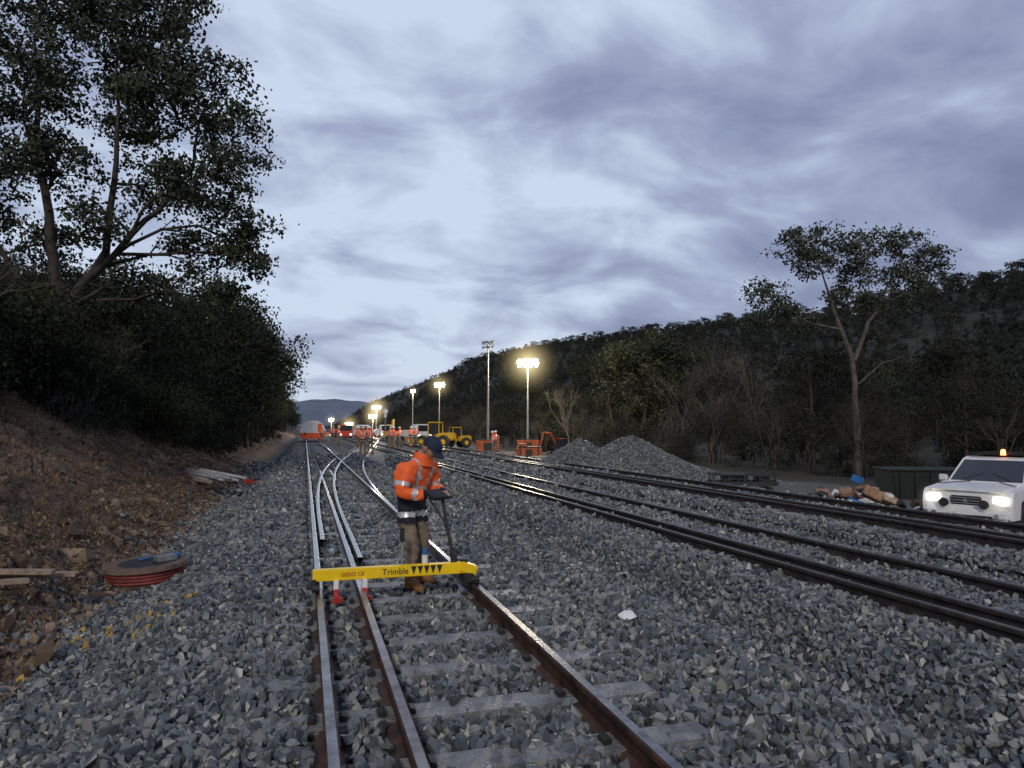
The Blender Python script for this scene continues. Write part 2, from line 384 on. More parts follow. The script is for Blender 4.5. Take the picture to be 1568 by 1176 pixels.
# ------------------------------------------------------------------ trees
def rnd3(s=1): return Vector(rng.normal(size=3))*s
def curve(a,b,n=5,sag=.12):
    a=Vector(a);b=Vector(b); L_=(b-a).length; off=rnd3(L_*sag); up=Vector((0,0,L_*.12))
    return [a.lerp(b,t)+(off+up)*math.sin(math.pi*t)+rnd3(L_*.015)*(0<t<1) for t in [i/(n-1) for i in range(n)]]
def tree(name,trunks,clumps,nsub=14,nleaf=45,lsize=.11,sub_r=.33,mats=None,loc=(0,0,0),rot=0,link=True,shell=True,twr=.012,asp=.35):
    mb=MB()
    allpts=[]
    for path,rads in trunks:
        pp=[];rr_=[]
        for i in range(len(path)-1):
            for t in (0,.25,.5,.75):
                p=Vector(path[i]).lerp(Vector(path[i+1]),t)+rnd3(.035); pp.append(p); rr_.append(rads[i]*(1-t)+rads[i+1]*t)
        pp.append(Vector(path[-1])); rr_.append(rads[-1])
        mb.tube(pp,rr_,9,0); allpts+=list(zip(pp,rr_))
    for c in clumps:
        cx,cy,cz,rx=c[:4]; C=Vector((cx,cy,cz))
        base,br=min(allpts,key=lambda q:(q[0]-C).length+ (3 if q[0].z>cz-.2 else 0)+ (0 if q[0].z>1.5 else 1))
        pth=curve(base,C,6); r0=min(br*.6,.03+.02*rx*2)
        mb.tube(pth,[r0*(1-.75*i/5) for i in range(6)],6,0)
        for s in range(int(nsub*max(.5,rx*rx))):
            d=rnd3().normalized(); f=rng.uniform(.35,1)**.5 if shell else rng.uniform()**.33
            sc_=C+Vector((d.x*rx*f,d.y*rx*f,d.z*rx*.75*f))
            st=pth[int(rng.integers(2,6))]
            mb.tube(curve(st,sc_,4,.1),[twr*1.6,twr*1.2,twr*.8,twr*.4],3,0,cap=False)
            k=int(nleaf*rng.uniform(.5,1.4))
            if k: mb.leaves(np.array(sc_)+rng.normal(size=(k,3))*sub_r*np.array([.55,.55,.38])*rng.uniform(.7,1.2),lsize,1,asp)
    return mb.obj(name,mats,loc,(0,0,rot),link=link)
cl=[(-1.2,0,11.3,1.3),(.7,.4,11.5,1.3),(2.3,-.2,11.6,1.15),(3.9,0,10.6,1.0),(4.2,.5,9.35,1.0),(3.1,-.6,9.7,1.15),(1.5,.6,10,1.15),(-.3,-.8,9.9,1.15),(-1.8,.3,8.35,1.15),(.2,-.5,8.1,1.0),(2.1,.8,8.2,1.0),(3.6,-.2,7.8,1.05),(4.6,0,7.0,.85),(4.75,.2,5.9,.6),(3.1,.6,6.2,.85),(1.4,-.7,6.8,.8),(-.8,.6,6.5,.9),(.8,0,13,1.3),(-1.2,.5,13.3,1.3),(2.6,.2,12.7,1.0),(-3,0,10,1.3),(-3.2,0,12.3,1.4),(-3,.5,7.3,1.2),(4.5,-.4,8.2,.8),(2.6,0,10.8,.8),(4.4,.3,6.4,.7),(-2.2,-.3,5.4,1.0),(1.9,.8,5.3,.8),(3.9,.5,5.1,.6),(-.9,.8,9.2,.7),(-2.8,.3,8.8,.8)]
lx,ly=-6.1,20.4; lz=float(gz(lx,ly))
tree('eucalyptus_tree',[([(0,0,lz-.3),(.1,0,4.5),(-.3,.1,6.5),(-.7,0,9),(-1,.2,12)],[.19,.15,.12,.075,.03]),([(.1,0,4.3),(1.0,.2,6.2),(1.4,0,8.5),(1.2,.2,11.5)],[.12,.10,.065,.025]),([(.6,.1,5.4),(2.2,0,6.9),(3.3,.1,8.5),(3.6,.1,10)],[.09,.07,.045,.02]),([(.05,0,3.8),(-1.2,.1,5.6),(-2.2,0,7.5),(-2.9,.1,9.5)],[.09,.07,.05,.02])],
     cl,nsub=24,nleaf=72,lsize=.115,sub_r=.37,mats=[M_bark,M_leafL],loc=(lx,ly,0),rot=YAW)
cr=[(-2.9,0,10.2,1.0),(-1.2,.3,10.5,1.1),(.9,0,10.4,.95),(2.7,-.2,10.2,1.05),(3.9,.3,9.6,.85),(-1.9,-.4,9.3,1.0),(.6,.6,8.9,1.0),(2.4,0,8.6,1.1),(-4.2,0,7.9,.95),(-4.2,.2,6.8,.65),(-2.4,.3,7.0,.85),(-.3,-.3,9.6,.9),(1.8,-.4,7.4,.75),(3.4,.5,8.7,.75),(-3.3,-.3,7.3,.6),(-.6,.2,8.0,.55),(.6,0,7.6,.5)]
tree('gum_tree',[([(0,0,-.9),(0,0,2.5),(-.1,0,5),(-.8,.1,7),(-1.5,0,9.3)],[.17,.13,.11,.08,.025]),([(-.05,0,4.8),(.9,.2,6.6),(1.7,0,8.4),(2.2,.1,9.8)],[.10,.08,.05,.025]),([(-.5,0,6.2),(-2,.1,6.6),(-3.6,0,7.3)],[.06,.04,.02]),([(.02,0,3.6),(1.2,0,4.6),(2.3,0,5.0)],[.045,.03,.012])],
     cr,nsub=22,nleaf=46,lsize=.15,sub_r=.38,mats=[M_barkpale,M_leafR],loc=(24.5,27.2,0),rot=YAW)
def variant(name,h,w,mats,ncl=9,leaf=30,ls=.16,low=.35,nsub=9,shell=True):
    cl=[]
    for i in range(ncl):
        a=rng.uniform(0,6.28); z=h*rng.uniform(low,.95); q=w*(.9-.5*abs(z/h-.6))*rng.uniform(.2,.9)
        cl.append((q*math.cos(a),q*math.sin(a),z,rng.uniform(.7,1.15)*w*.42))
    b=rng.uniform(-.4,.4)
    return tree(name,[([(0,0,-.3),(b*.3,0,h*.3),(b,b*.5,h*.55),(b*1.5,b,h*.85)],[.03*h*.5,.024*h*.5,.017*h*.5,.02])],cl,nsub,leaf,ls,.45,mats,link=False,shell=shell)
def bare(name,h,mt):
    mb=MB()
    def grow(p,d,l,r,dep):
        q=p+d*l; mid=p.lerp(q,.5)+rnd3(l*.05); mb.tube([p,mid,q],[r,r*.85,r*.65],4 if dep<2 else 3,0,cap=False)
        if dep>=5: return
        for k in range(2 if dep<1 else int(rng.integers(2,4))):
            nd=(d+rnd3(.36)+Vector((0,0,.15))).normalized(); grow(mid.lerp(q,rng.uniform(.2,1)),nd,l*rng.uniform(.6,.85),r*.6,dep+1)
    for s in range(2): grow(Vector((rng.uniform(-.2,.2),rng.uniform(-.2,.2),-.2)),(Vector((0,0,1))+rnd3(.15)).normalized(),h*.3,.014*h*.6,0)
    return mb.obj(name,[mt],link=False)
def plantset(nm,lm,leaf):
    C=D.collections.new(nm)
    for i in range(4): C.objects.link(variant(f'a_{nm}_{i}',7,2.6,[M_twig,lm],11,int(46*leaf),.15,.30,10))
    for i in range(3): C.objects.link(variant(f'b_{nm}_{i}',3,2.3,[M_twig,lm],10,int(55*leaf),.12,.08,12))
    for i in range(4): C.objects.link(bare(f'c_{nm}_{i}',6.5,M_twig2 if i%2 else M_twig))
    return C
VC=plantset('bush_src',M_leafV,1); VD=plantset('dry_src',M_leafD,.62)
def mass(name,spec,C):
    P=[];R=[];S=[];K=[]
    for x,y,kind,s in spec:
        P.append((x,y,float(gz(x,y))-.1)); R.append((rng.uniform(-.06,.06),rng.uniform(-.06,.06),rng.uniform(0,6.28))); w=rng.uniform(.85,1.15); S.append((s*w,s*w,s)); 
        K.append({'t':rng.integers(0,4),'b':rng.integers(4,7),'n':rng.integers(7,11)}[kind])
    return scatter(name,P,R,S,C,K)
sp=[]
for _ in range(80): y=rng.uniform(13,36); sp.append((-6.6-rng.exponential(2.0),y,rng.choice(['b','b','n']),rng.uniform(.5,.9)))
for _ in range(26): sp.append((rng.uniform(-7,-4.8),rng.uniform(20,38),rng.choice(['b','n','b']),rng.uniform(.5,.9)))
for _ in range(34): sp.append((rng.uniform(-9,-6.4),rng.uniform(11,22),rng.choice(['b','n','b']),rng.uniform(.4,.75)))
for _ in range(80): sp.append((rng.uniform(-18,-8),rng.uniform(14,34),rng.choice(['t','b','t']),rng.uniform(.40,.60)))
for _ in range(30): sp.append((rng.uniform(-14,-7),rng.uniform(34,50),rng.choice(['t','b','t']),rng.uniform(.8,1.1)))
for _ in range(70): sp.append((rng.uniform(-9.5,-4.4),rng.uniform(40,110),rng.choice(['t','b','b']),rng.uniform(.9,1.25)))
for _ in range(90): sp.append((rng.uniform(-16,-4.6),rng.uniform(100,420),'t',rng.uniform(1.1,1.5)))
for y in (46,52,58,66,75,84,95): sp.append((-3.7-rng.uniform(0,.8),y,'t',1.45))
for x,y,s in ((-5.2,28,.8),(-5.0,31,1.0),(-4.9,35,1.1),(-4.6,39,1.25),(-4.6,43,1.4),(-6.2,26,.65),(-7.2,24,.6),(-6.5,33,1.0),(-8.5,25,.6),(-9.5,22,.55),(-9,19,.5),(-10.5,17,.5)): sp.append((x,y,'t',s))
for y in (25,28,31,34,37,40,44): sp.append((-4.3-rng.uniform(0,.6),y,'b',rng.uniform(.55,.85)))
for _ in range(30): sp.append((rng.uniform(-16,-9),rng.uniform(6,16),rng.choice(['b','n']),rng.uniform(.6,.9)))
for _ in range(80): sp.append((rng.uniform(-7,-3.0),rng.uniform(6,22),'n',rng.uniform(.08,.2)))
mass('roadside_bushland',sp,VC)
sp=[]
for _ in range(230):
    y=rng.uniform(22,240); x=23+rng.exponential(11)+max(0,(60-y))*.05; sp.append((x,y,rng.choice(['t','b','n','n']),rng.uniform(.6,1.0)))
for _ in range(90): sp.append((rng.uniform(27,50),rng.uniform(12,40),rng.choice(['b','n','t','b']),rng.uniform(.6,.9)))
for _ in range(60): sp.append((rng.uniform(21,27),rng.uniform(26,110),rng.choice(['b','n','n']),rng.uniform(.5,.9)))
for x,y,s in ((27.3,44,1.6),(28.6,46,1.7),(26,42,1.4),(31,48,1.5),(33,46,1.6),(38,50,1.4),(28,50,1.4),(34,41,1.3),(30,44,1.4),(24,52,1.2),(23,60,1.2)): sp.append((x,y,'n',s))
for _ in range(160): sp.append((rng.uniform(30,75),rng.uniform(60,500),rng.choice(['t','t','n']),rng.uniform(.7,1.1)))
mass('scrub_woodland',sp,VD)
mass('gum_stand',[(29.5,59,'t',1.7),(31.2,61,'t',1.75),(28,62,'t',1.5),(33,60,'t',1.5),(36,56,'t',1.25),(30,72,'t',1.5),(25,80,'t',1.3),(37,47,'t',1.15),(40,44,'t',1.15),(44,40,'t',1.2),(36,38,'t',1.0),(24,66,'t',1.0)],VC)

# ------------------------------------------------------------------ hills
def ridge(y): return np.interp(y,[-200,0,170,424,614,826,1400,2200,2700],[36,39,47,65,80,90,88,86,40])
def hz(x,y):
    t=sstep(48,235,x); h=ridge(y)*t-1.2
    back=1-.35*sstep(235,600,x)
    return h*back+vn(x,y,.021,2)*6*t*(1-.8*sstep(190,230,x)*(x<260))+vn(x,y,.08,1)*1.8*t
hx=axis([(44,260,6),(260,900,60)]); hy=axis([(-200,600,12),(600,2760,50)])
A,Bq=np.meshgrid(hx,hy); Z=hz(A,Bq); nx,ny=len(hx),len(hy); I=np.arange(nx*ny).reshape(ny,nx)
Fh=np.stack([I[:-1,:-1],I[:-1,1:],I[1:,1:],I[1:,:-1]],-1).reshape(-1,4)
mb=MB(); mb.add(np.stack([A.ravel(),Bq.ravel(),Z.ravel()],1).tolist(),Fh.tolist(),0,True)
mb.obj('wooded_hill',[mat('hill_soil',(.022,.022,.017),.95,0,.7,.06)])
HC=D.collections.new('hill_src')
for i in range(5): HC.objects.link(variant(f'h_{i}',7,2.6,[M_twig,M_leafH],8,16,.36,.25,7))
n=11500; x=rng.uniform(50,240,n); y=rng.uniform(-20,900,n); k=rng.uniform(size=n)<np.clip(1.1-y/1400,.3,1); x=x[k];y=y[k]
x2=rng.uniform(60,240,2800); y2=rng.uniform(800,2300,2800); x3=rng.normal(229,7,300); y3=rng.uniform(0,1800,300)
x=np.concatenate([x,x2,x3]); y=np.concatenate([y,y2,y3]); s=.38+.22*rng.exponential(1,len(x)); s=np.minimum(s,1.25)
P=np.stack([x,y,hz(x,y)-.5],1); scatter('hill_trees',P,np.stack([0*x,0*x,rng.uniform(0,6,len(x))],1),s,HC)
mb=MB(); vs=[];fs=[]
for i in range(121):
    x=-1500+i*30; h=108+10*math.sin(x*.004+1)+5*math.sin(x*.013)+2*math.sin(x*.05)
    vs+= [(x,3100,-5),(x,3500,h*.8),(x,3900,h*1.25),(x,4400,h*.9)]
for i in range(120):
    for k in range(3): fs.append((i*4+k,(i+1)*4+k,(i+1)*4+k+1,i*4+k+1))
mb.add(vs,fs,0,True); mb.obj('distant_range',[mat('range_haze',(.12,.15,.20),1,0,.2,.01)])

# ------------------------------------------------------------------ people
def skin(verts,edges,rad,sub=2):
    me=D.meshes.new('tmp'); me.from_pydata(verts,edges,[]); o=D.objects.new('tmp',me); SC.collection.objects.link(o)
    md=o.modifiers.new('s','SKIN'); md.branch_smoothing=.6
    for i,r in enumerate(rad):
        sv=me.skin_vertices[0].data[i]; sv.radius=r if hasattr(r,'__len__') else (r,r); sv.use_root=(i==0)
    s2=o.modifiers.new('u','SUBSURF'); s2.levels=sub; s2.render_levels=sub
    dg=bpy.context.evaluated_depsgraph_get(); dg.update(); ev=o.evaluated_get(dg); m2=ev.to_mesh()
    vs=[v.co.copy() for v in m2.vertices]; fs=[tuple(p.vertices) for p in m2.polygons]
    ev.to_mesh_clear(); D.objects.remove(o); return vs,fs
def segd(p,a,b):
    ab=b-a; t=max(0,min(1,(p-a).dot(ab)/max(ab.length_squared,1e-9))); return (p-(a+ab*t)).length,t
PM=[M_hivis,M_navy,M_refl,M_khaki,M_boot,M_skin,M_hair,M_cap,M_white,M_orp]
def person_mesh(J,head,htilt=0,cap=True,sub=3,bulk=1.0,hem=.67):
    names=list(J); idx={n:i for i,n in enumerate(names)}
    E=[('pelvis','waist'),('waist','chest'),('chest','uch'),('uch','neck')]
    for s in 'LR': E+=[('uch','sh'+s),('sh'+s,'el'+s),('el'+s,'wr'+s),('pelvis','hp'+s),('hp'+s,'kn'+s),('kn'+s,'an'+s),('an'+s,'to'+s)]
    k_=bulk
    R={'pelvis':(.165*k_,.13*k_),'waist':(.175*k_,.14*k_),'chest':(.195*k_,.155*k_),'uch':(.175*k_,.135*k_),'neck':(.068,.068)}
    for s in 'LR': R.update({'sh'+s:(.095*k_,.092*k_),'el'+s:(.076*k_,.074*k_),'wr'+s:(.052,.052),'hp'+s:(.100,.095),'kn'+s:(.074,.072),'an'+s:(.060,.058),'to'+s:(.045,.036)})
    vs,fs=skin([J[n] for n in names],[(idx[a],idx[b]) for a,b in E],[R[n] for n in names],sub)
    mb=MB(); JV={n:Vector(J[n]) for n in names}
    mi=[]
    for f in fs:
        c=sum((vs[i] for i in f),Vector())/len(f); z=c.z
        best=min(((segd(c,JV[a],JV[b])[0]-min(R[a][0],R[b][0])*.8,segd(c,JV[a],JV[b])[1],a,b) for a,b in E),key=lambda q:q[0]); a,b_,t=best[2],best[3],best[1]
        j=b_[:2]
        if j=='el': k=0 if not .55<t<.72 else 2
        elif j=='wr': k=0 if t<.45 else (2 if t<.62 else (0 if t<.85 else 1))
        elif j=='an': k=3 if t<.9 else 4
        elif j=='to': k=4
        else:
            k=0
            if z<hem: k=3
            elif hem+.06<z<hem+.115: k=2
            elif .985<z<1.035: k=2
            elif z<1.0: k=1
            elif b_!='neck' and .075<abs(c.y)<.125: k=2
        mi.append(k)
    for v in vs:
        if v.z>.15: 
            w=.008*math.sin(v.z*48+v.x*30)*math.sin(v.y*35+v.z*20)
            v.x+=w; v.y+=w
            if hem-.01<v.z<1.1 and abs(v.y)<.22: kx=1+.16*(1.1-v.z)/.42; v.x=(v.x+.02)*kx-.02; v.y*=kx
    mb.v.extend([tuple(v) for v in vs]); mb.f.extend(fs); mb.m.extend(mi); mb.sm.extend([True]*len(fs))
    h=Vector(head); T=Matrix.Rotation(htilt,3,'Y')
    sub_=MB()
    def face(p):
        q=p.copy()
        if q.z<-.1: q.y*=1+.35*q.z*.6; q.x*=.95
        if q.x<0 : q.x*=1.05
        return q
    sub_.sphere((0,0,0),(.098,.077,.118),5,20,14,fn=face)
    sub_.tube([(.088,0,.03),(.110,0,-.012),(.118,0,-.028),(.095,0,-.036)],[.010,.013,.016,.010],6,5)
    sub_.tube([(.088,-.025,-.058),(.097,0,-.058),(.088,.025,-.058)],[.005,.008,.005],6,5)
    for s in(-1,1):
        sub_.sphere((.083,s*.031,.012),(.010,.014,.009),8,8,6); sub_.sphere((.0915,s*.031,.012),(.004,.006,.006),6,6,5)
        sub_.tube([(.088,s*.048,.030),(.097,s*.03,.034),(.096,s*.014,.030)],.006,5,6)
        sub_.sphere((-.005,s*.079,-.005),(.020,.010,.032),5,8,6)
    sub_.sphere((-.012,0,.014),(.100,.083,.114),6,18,12,zmin=-.15,fn=lambda p:Vector((min(p.x,.55),p.y,p.z)))
    sub_.tube([(-.01,0,-.07),(-.05,0,-.16)],[.058,.066],12,5)
    if cap:
        sub_.sphere((0,0,.035),(.112,.093,.105),7,20,12,zmin=-.08)
        vs2=[];n=12
        for i in range(n+1):
            an=math.radians(-62+124*i/n)
            vs2+= [(.10*math.cos(an),.088*math.sin(an),.038),(.10*math.cos(an)+.085*math.cos(an)**.6,.080*math.sin(an),.018),(.10*math.cos(an)+.085*math.cos(an)**.6,.080*math.sin(an),.011),(.10*math.cos(an),.088*math.sin(an),.030)]
        sub_.add(vs2,[(4*i+k,4*i+(k+1)%4,4*i+4+(k+1)%4,4*i+4+k) for i in range(n) for k in range(4)],7)
    else:
        sub_.sphere((0,0,.03),(.128,.106,.115),8,20,12,zmin=-.05); sub_.tube([(.0,0,.022),(.0,0,.034)],[.135,.135],20,8)
    sub_.v=[tuple(T@Vector(v)+h) for v in sub_.v]
    off=len(mb.v); mb.v+=sub_.v; mb.f+=[tuple(i+off for i in f) for f in sub_.f]; mb.m+=sub_.m; mb.sm+=sub_.sm
    nk=JV['neck']; mb.tube([nk+Vector((-.03,0,-.06)),nk+Vector((-.01,0,.01)),nk+Vector((.0,0,.05))],[.118,.104,.098],14,0,cap=False)
    for s in 'LR':
        a=JV['an'+s]; t_=JV['to'+s]; d=(t_-a); d.z=0; d.normalize(); an=math.atan2(d.y,d.x); c=a+d*.065
        mb.box((c.x,c.y,.014),(.29,.098,.028),1,(0,0,an),.01)
        mb.sphere((t_.x-.01*d.x,t_.y-.01*d.y,.05),(.065,.050,.045),4,12,8)
        mb.tube([(a.x,a.y,.04),(a.x,a.y,.17)],[.062,.060],12,4)
    for s in 'LR':
        w=JV['wr'+s]; d=(w-JV['el'+s]).normalized(); sd=1 if s=='L' else -1
        side=Vector((0,0,1)).cross(d).normalized()*sd*-1
        dn=d.cross(side).normalized(); 
        if dn.z>0: dn=-dn
        hv,hf=skin([w,w+d*.045,w+d*.085],[(0,1),(1,2)],[(.028,.024),(.040,.018),(.038,.016)],2); mb.add(hv,hf,5,True)
        for k,(o_,ln) in enumerate(((.030,.072),(.011,.08),(-.010,.075),(-.030,.060))):
            b0=w+d*.078+side*o_; p1=b0+d*ln*.45+dn*.006; p2=p1+d*ln*.25+dn*ln*.30; p3=p2-d*ln*.05+dn*ln*.30
            hv,hf=skin([b0,p1,p2,p3],[(0,1),(1,2),(2,3)],[.0095,.009,.0085,.007],1); mb.add(hv,hf,5,True)
        b0=w+d*.03+side*.026; p1=b0+side*.026+d*.02+dn*.01; p2=p1+d*.03+dn*.018
        hv,hf=skin([b0,p1,p2],[(0,1),(1,2)],[.013,.011,.009],1); mb.add(hv,hf,5,True)
    return mb
J1={'pelvis':(-.05,0,.83),'waist':(-.04,0,.96),'chest':(.01,0,1.12),'uch':(.06,0,1.24),'neck':(.13,0,1.335),
 'shL':(.07,.195,1.235),'elL':(.04,.285,.99),'wrL':(.255,.150,.975),'shR':(.07,-.195,1.235),'elR':(.05,-.29,.985),'wrR':(.27,-.13,.965),
 'hpL':(-.04,.095,.78),'knL':(.03,.12,.45),'anL':(-.04,.15,.10),'toL':(.11,.17,.05),'hpR':(-.04,-.095,.78),'knR':(.08,-.12,.45),'anR':(.08,-.15,.10),'toR':(.23,-.19,.05)}
mb=person_mesh(J1,(.21,0,1.425),math.radians(38),bulk=1.08)
mb.obj('surveyor',PM,(1.10,7.42,.03),(0,0,math.radians(-47)))
J2={'pelvis':(0,0,.90),'waist':(0,0,1.04),'chest':(.01,0,1.22),'uch':(.015,0,1.36),'neck':(.02,0,1.47),
 'shL':(.01,.19,1.37),'elL':(-.02,.27,1.10),'wrL':(.13,.22,.93),'shR':(.01,-.19,1.37),'elR':(.0,-.26,1.09),'wrR':(.2,-.18,1.03),
 'hpL':(0,.09,.85),'knL':(.06,.12,.48),'anL':(.02,.14,.10),'toL':(.16,.16,.05),'hpR':(0,-.09,.85),'knR':(.02,-.12,.48),'anR':(-.08,-.14,.10),'toR':(.06,-.16,.05)}
mb2=person_mesh(J2,(.04,0,1.60),math.radians(8),cap=False,sub=2,bulk=1.2,hem=.78)
w0=None
for x,y,a in ((3.3,43,1.4),(4.0,46,2.2),(4.1,58,.5),(7.1,60,1),(7.9,62,2.4),(8.7,61,-.6),(9.4,63,1.2),(7.8,68,1.9),(13.1,50,3.0),(2.9,66,0),(2.9,78,2),(6.4,55,-1.5),(4.9,70,2.7),(14.6,55,1),(1.9,84,1),(5.2,63,.3)):
    zz=max(.02,float(gz(x,y))+.05)if x<12 else -.3
    if w0 is None: w0=mb2.obj('rail_worker',PM,(x,y,zz),(0,0,a)); o=w0
    else: o=D.objects.new('rail_worker',w0.data); SC.collection.objects.link(o); o.location=(x,y,zz); o.rotation_euler=(0,0,a)

# ------------------------------------------------------------------ survey trolley
root=empty('track_survey_trolley',(0,6.9,.17))
b_=MB()
b_.box((.80,0,.14),(1.42,.085,.105),0,bev=.006); b_.obj('beam',[M_ytr],parent=root)
b_=MB(); b_.box((1.55,-.0,.13),(.17,.15,.10),0,(0,.35,0),.015); b_.box((1.545,.0,.05),(.10,.20,.09),1,bev=.01); b_.box((1.52,.03,.19),(.07,.08,.05),1,bev=.01)
b_.obj('end_carriage',[M_ytr,M_black],parent=root)
b_=MB(); b_.box((.10,0,.06),(.05,.16,.10),0,bev=.008); b_.obj('left_carriage',[M_dark],parent=root)
b_=MB()
for x in (.12,1.61):
    for y in (-.08,.08): b_.tube([(x-.035,y,.035),(x+.035,y,.035)],.034,16,0)
b_.obj('wheels',[M_black],parent=root)
b_=MB()
for x in (.30,.56):
    b_.box((x,-.10,-.02),(.05,.16,.05),0,(.5,0,0),.008); b_.box((x+.01,-.17,-.06),(.09,.05,.05),0,bev=.008); b_.box((x,-.02,.05),(.045,.12,.09),1,bev=.005)
b_.obj('gauge_clamps',[M_red,M_white],parent=root)
b_=MB(); b_.tube([(1.42,.02,.19),(1.36,.10,.55),(1.33,.16,.80)],[.020,.018,.017],10,0); b_.tube([(1.22,.08,.80),(1.44,.24,.80)],.016,8,0)
b_.box((1.26,.12,.84),(.22,.16,.035),0,(.5,0,.6),.008); b_.box((1.42,.03,.22),(.06,.06,.10),0,bev=.01); b_.tube([(1.43,.05,.2),(1.50,.05,.05)],.012,8,0)
b_.tube([(1.20,.20,.80),(1.22,.14,.76),(1.38,.06,.5)],.009,6,0)
b_.obj('push_handle_and_tablet',[M_black],parent=root)
b_=MB(); b_.tube([(.92,.06,.17),(.92,.06,.47)],.014,10,0); b_.tube([(.92,.06,.40),(.92,.06,.53)],.022,10,1); b_.obj('level_staff',[M_galv,M_black],parent=root)
b_=MB(); b_.tube([(1.14,.06,.17),(1.14,.06,.27)],.030,14,0); b_.tube([(1.14,.06,.272),(1.14,.06,.33)],.026,14,1); b_.obj('battery_pack',[M_white,M_blue],parent=root)
b_=MB()
for i in range(5):
    x=.99+i*.062; b_.add([(x,-.046,.185),(x+.055,-.046,.185),(x+.0275,-.046,.105)],[(0,2,1)],0)
b_.obj('warning_triangles',[M_black],parent=root)
def text(t,x,z,s,par,mt,ex=.002):
    cu=D.curves.new('t','FONT'); cu.body=t; cu.size=s; cu.extrude=ex
    o=D.objects.new('t',cu); SC.collection.objects.link(o); dg=bpy.context.evaluated_depsgraph_get(); dg.update()
    m2=D.meshes.new_from_object(o.evaluated_get(dg)); D.objects.remove(o); m2.materials.clear(); m2.materials.append(mt)
    o=D.objects.new('lettering',m2); SC.collection.objects.link(o); o.parent=par; o.location=(x,-.046,z); o.rotation_euler=(math.pi/2,0,0); return o
text('Trimble',.72,.118,.078,root,M_cap); text('GEDO CE',.34,.125,.05,root,M_red)

# ------------------------------------------------------------------ ute
ux,uy=14.15,12.5; hd=math.atan2(-.36,-.93)
ute=empty('pickup_truck',(ux,uy,-.74),(0,0,hd))
b_=MB()
lower=[(0.0,.42),(.02,.72),(-.03,.93),(-.12,1.02),(-1.15,1.13),(-3.35,1.16),(-5.05,1.16),(-5.08,.55),(-4.45,.45),(-4.33,.78),(-3.95,.90),(-3.57,.78),(-3.45,.42),(-1.38,.42),(-1.26,.78),(-.88,.90),(-.50,.78),(-.40,.42)]
b_.extr(lower[::-1],-.90,.90,0)
b_.box((-.55,0,1.06),(1.1,1.5,.07),0,(0,.09,0),.03)
o=b_.obj('body',[M_white],parent=ute); md=o.modifiers.new('b','BEVEL'); md.width=.045; md.segments=3; md.limit_method='ANGLE'
b_=MB()
B0=[(-1.10,.80,1.12),(-1.75,.68,1.66),(-1.95,.66,1.72),(-3.20,.66,1.73),(-3.42,.78,1.14)]
vs=[(x,-y,z) for x,y,z in B0]+[(x,y,z) for x,y,z in B0]; n=5
b_.add(vs,[(4,3,2,1,0),(5,6,7,8,9)]+[(i,i+1,i+6,i+5) for i in range(4)],0)
b_.obj('cabin',[M_white],parent=ute)
b_=MB()
def quad(pts,off,mi=0):
    p=[Vector(q) for q in pts]; nn=(p[1]-p[0]).cross(p[2]-p[0]).normalized()*off; b_.add([q+nn for q in p],[tuple(range(len(p)))],mi)
quad([(-1.15,-.74,1.17),(-1.15,.74,1.17),(-1.72,.63,1.635),(-1.72,-.63,1.635)],.006)
for s in(-1,1):
    quad([(-1.32,s*.775,1.19),(-1.86,s*.678,1.64),(-2.30,s*.672,1.66),(-2.30,s*.785,1.19)],-.012*s); quad([(-2.38,s*.785,1.19),(-2.38,s*.672,1.66),(-3.12,s*.672,1.66),(-3.28,s*.785,1.19)],-.012*s)
b_.obj('windows',[M_glass],parent=ute)
b_=MB()
b_.box((.015,0,.80),(.05,.62,.20),0,bev=.02); b_.box((.05,0,.52),(.16,1.70,.22),1,bev=.05); b_.box((.02,0,.38),(.1,1.3,.12),0)
for k in range(3): b_.box((.045,0,.74+.06*k),(.02,.60,.018),2,bev=.004)
b_.box((.05,0,.80),(.02,.09,.08),2,bev=.01); b_.box((.135,0,.54),(.01,.37,.12),3)
b_.box((.14,0,.46),(.02,1.1,.08),0,bev=.01)
for s in(-1,1): b_.box((-1.35,s*.98,1.20),(.12,.20,.16),1,bev=.03); b_.tube([(.10,s*.40,.74),(.17,s*.40,.74)],[.09,.10],16,0)
b_.box((-2.5,0,1.77),(1.3,1.25,.03),0,bev=.01)
for k in range(4): b_.box((-1.95-.36*k,0,1.80),(.04,1.2,.03),0)
for s in(-1,1): b_.tube([(-.60,s*.78,1.112),(-1.12,s*.30,1.165)],.010,6,0); b_.tube([(-1.16,s*.5,1.19),(-1.34,s*.1,1.34)],.010,6,0)
b_.obj('bumper_grille_rack',[M_black,M_white,M_galv,M_white],parent=ute)
b_=MB()
for s in(-1,1): b_.box((-.02,s*.66,.83),(.12,.32,.17),0,(0,0,s*-.25),.03)
b_.obj('headlights',[M_head],parent=ute)
b_=MB()
for s in(-1,1): b_.tube([(.11,s*.62,.50),(.14,s*.62,.50)],.05,14,0)
b_.obj('fog_lights',[M_galv],parent=ute)
b_=MB(); b_.tube([(-1.85,.15,1.76),(-1.85,.15,1.80),(-1.85,.15,1.88),(-1.85,.15,1.90)],[.06,.055,.05,.02],14,0); b_.obj('beacon',[M_amber],parent=ute)
b_=MB()
for s in(-1,1): b_.box((-2.3,s*.903,.86),(1.9,.006,.16),0)
b_.obj('side_stripe',[M_lime],parent=ute)
b_=MB()
for x in(-.88,-3.95):
    for s in(-1,1):
        b_.tube([(x,s*.66,.38),(x,s*.70,.38),(x,s*.86,.38),(x,s*.89,.38)],[.34,.38,.38,.34],24,0); b_.tube([(x,s*.87,.38),(x,s*.895,.38)],.2,16,1)
b_.obj('wheels',[M_black,M_galv],parent=ute)
b_=MB(); b_.tube([(-.6,-.78,1.1),(-.6,-.78,2.6)],.008,6,0); b_.obj('aerial',[M_black],parent=ute)
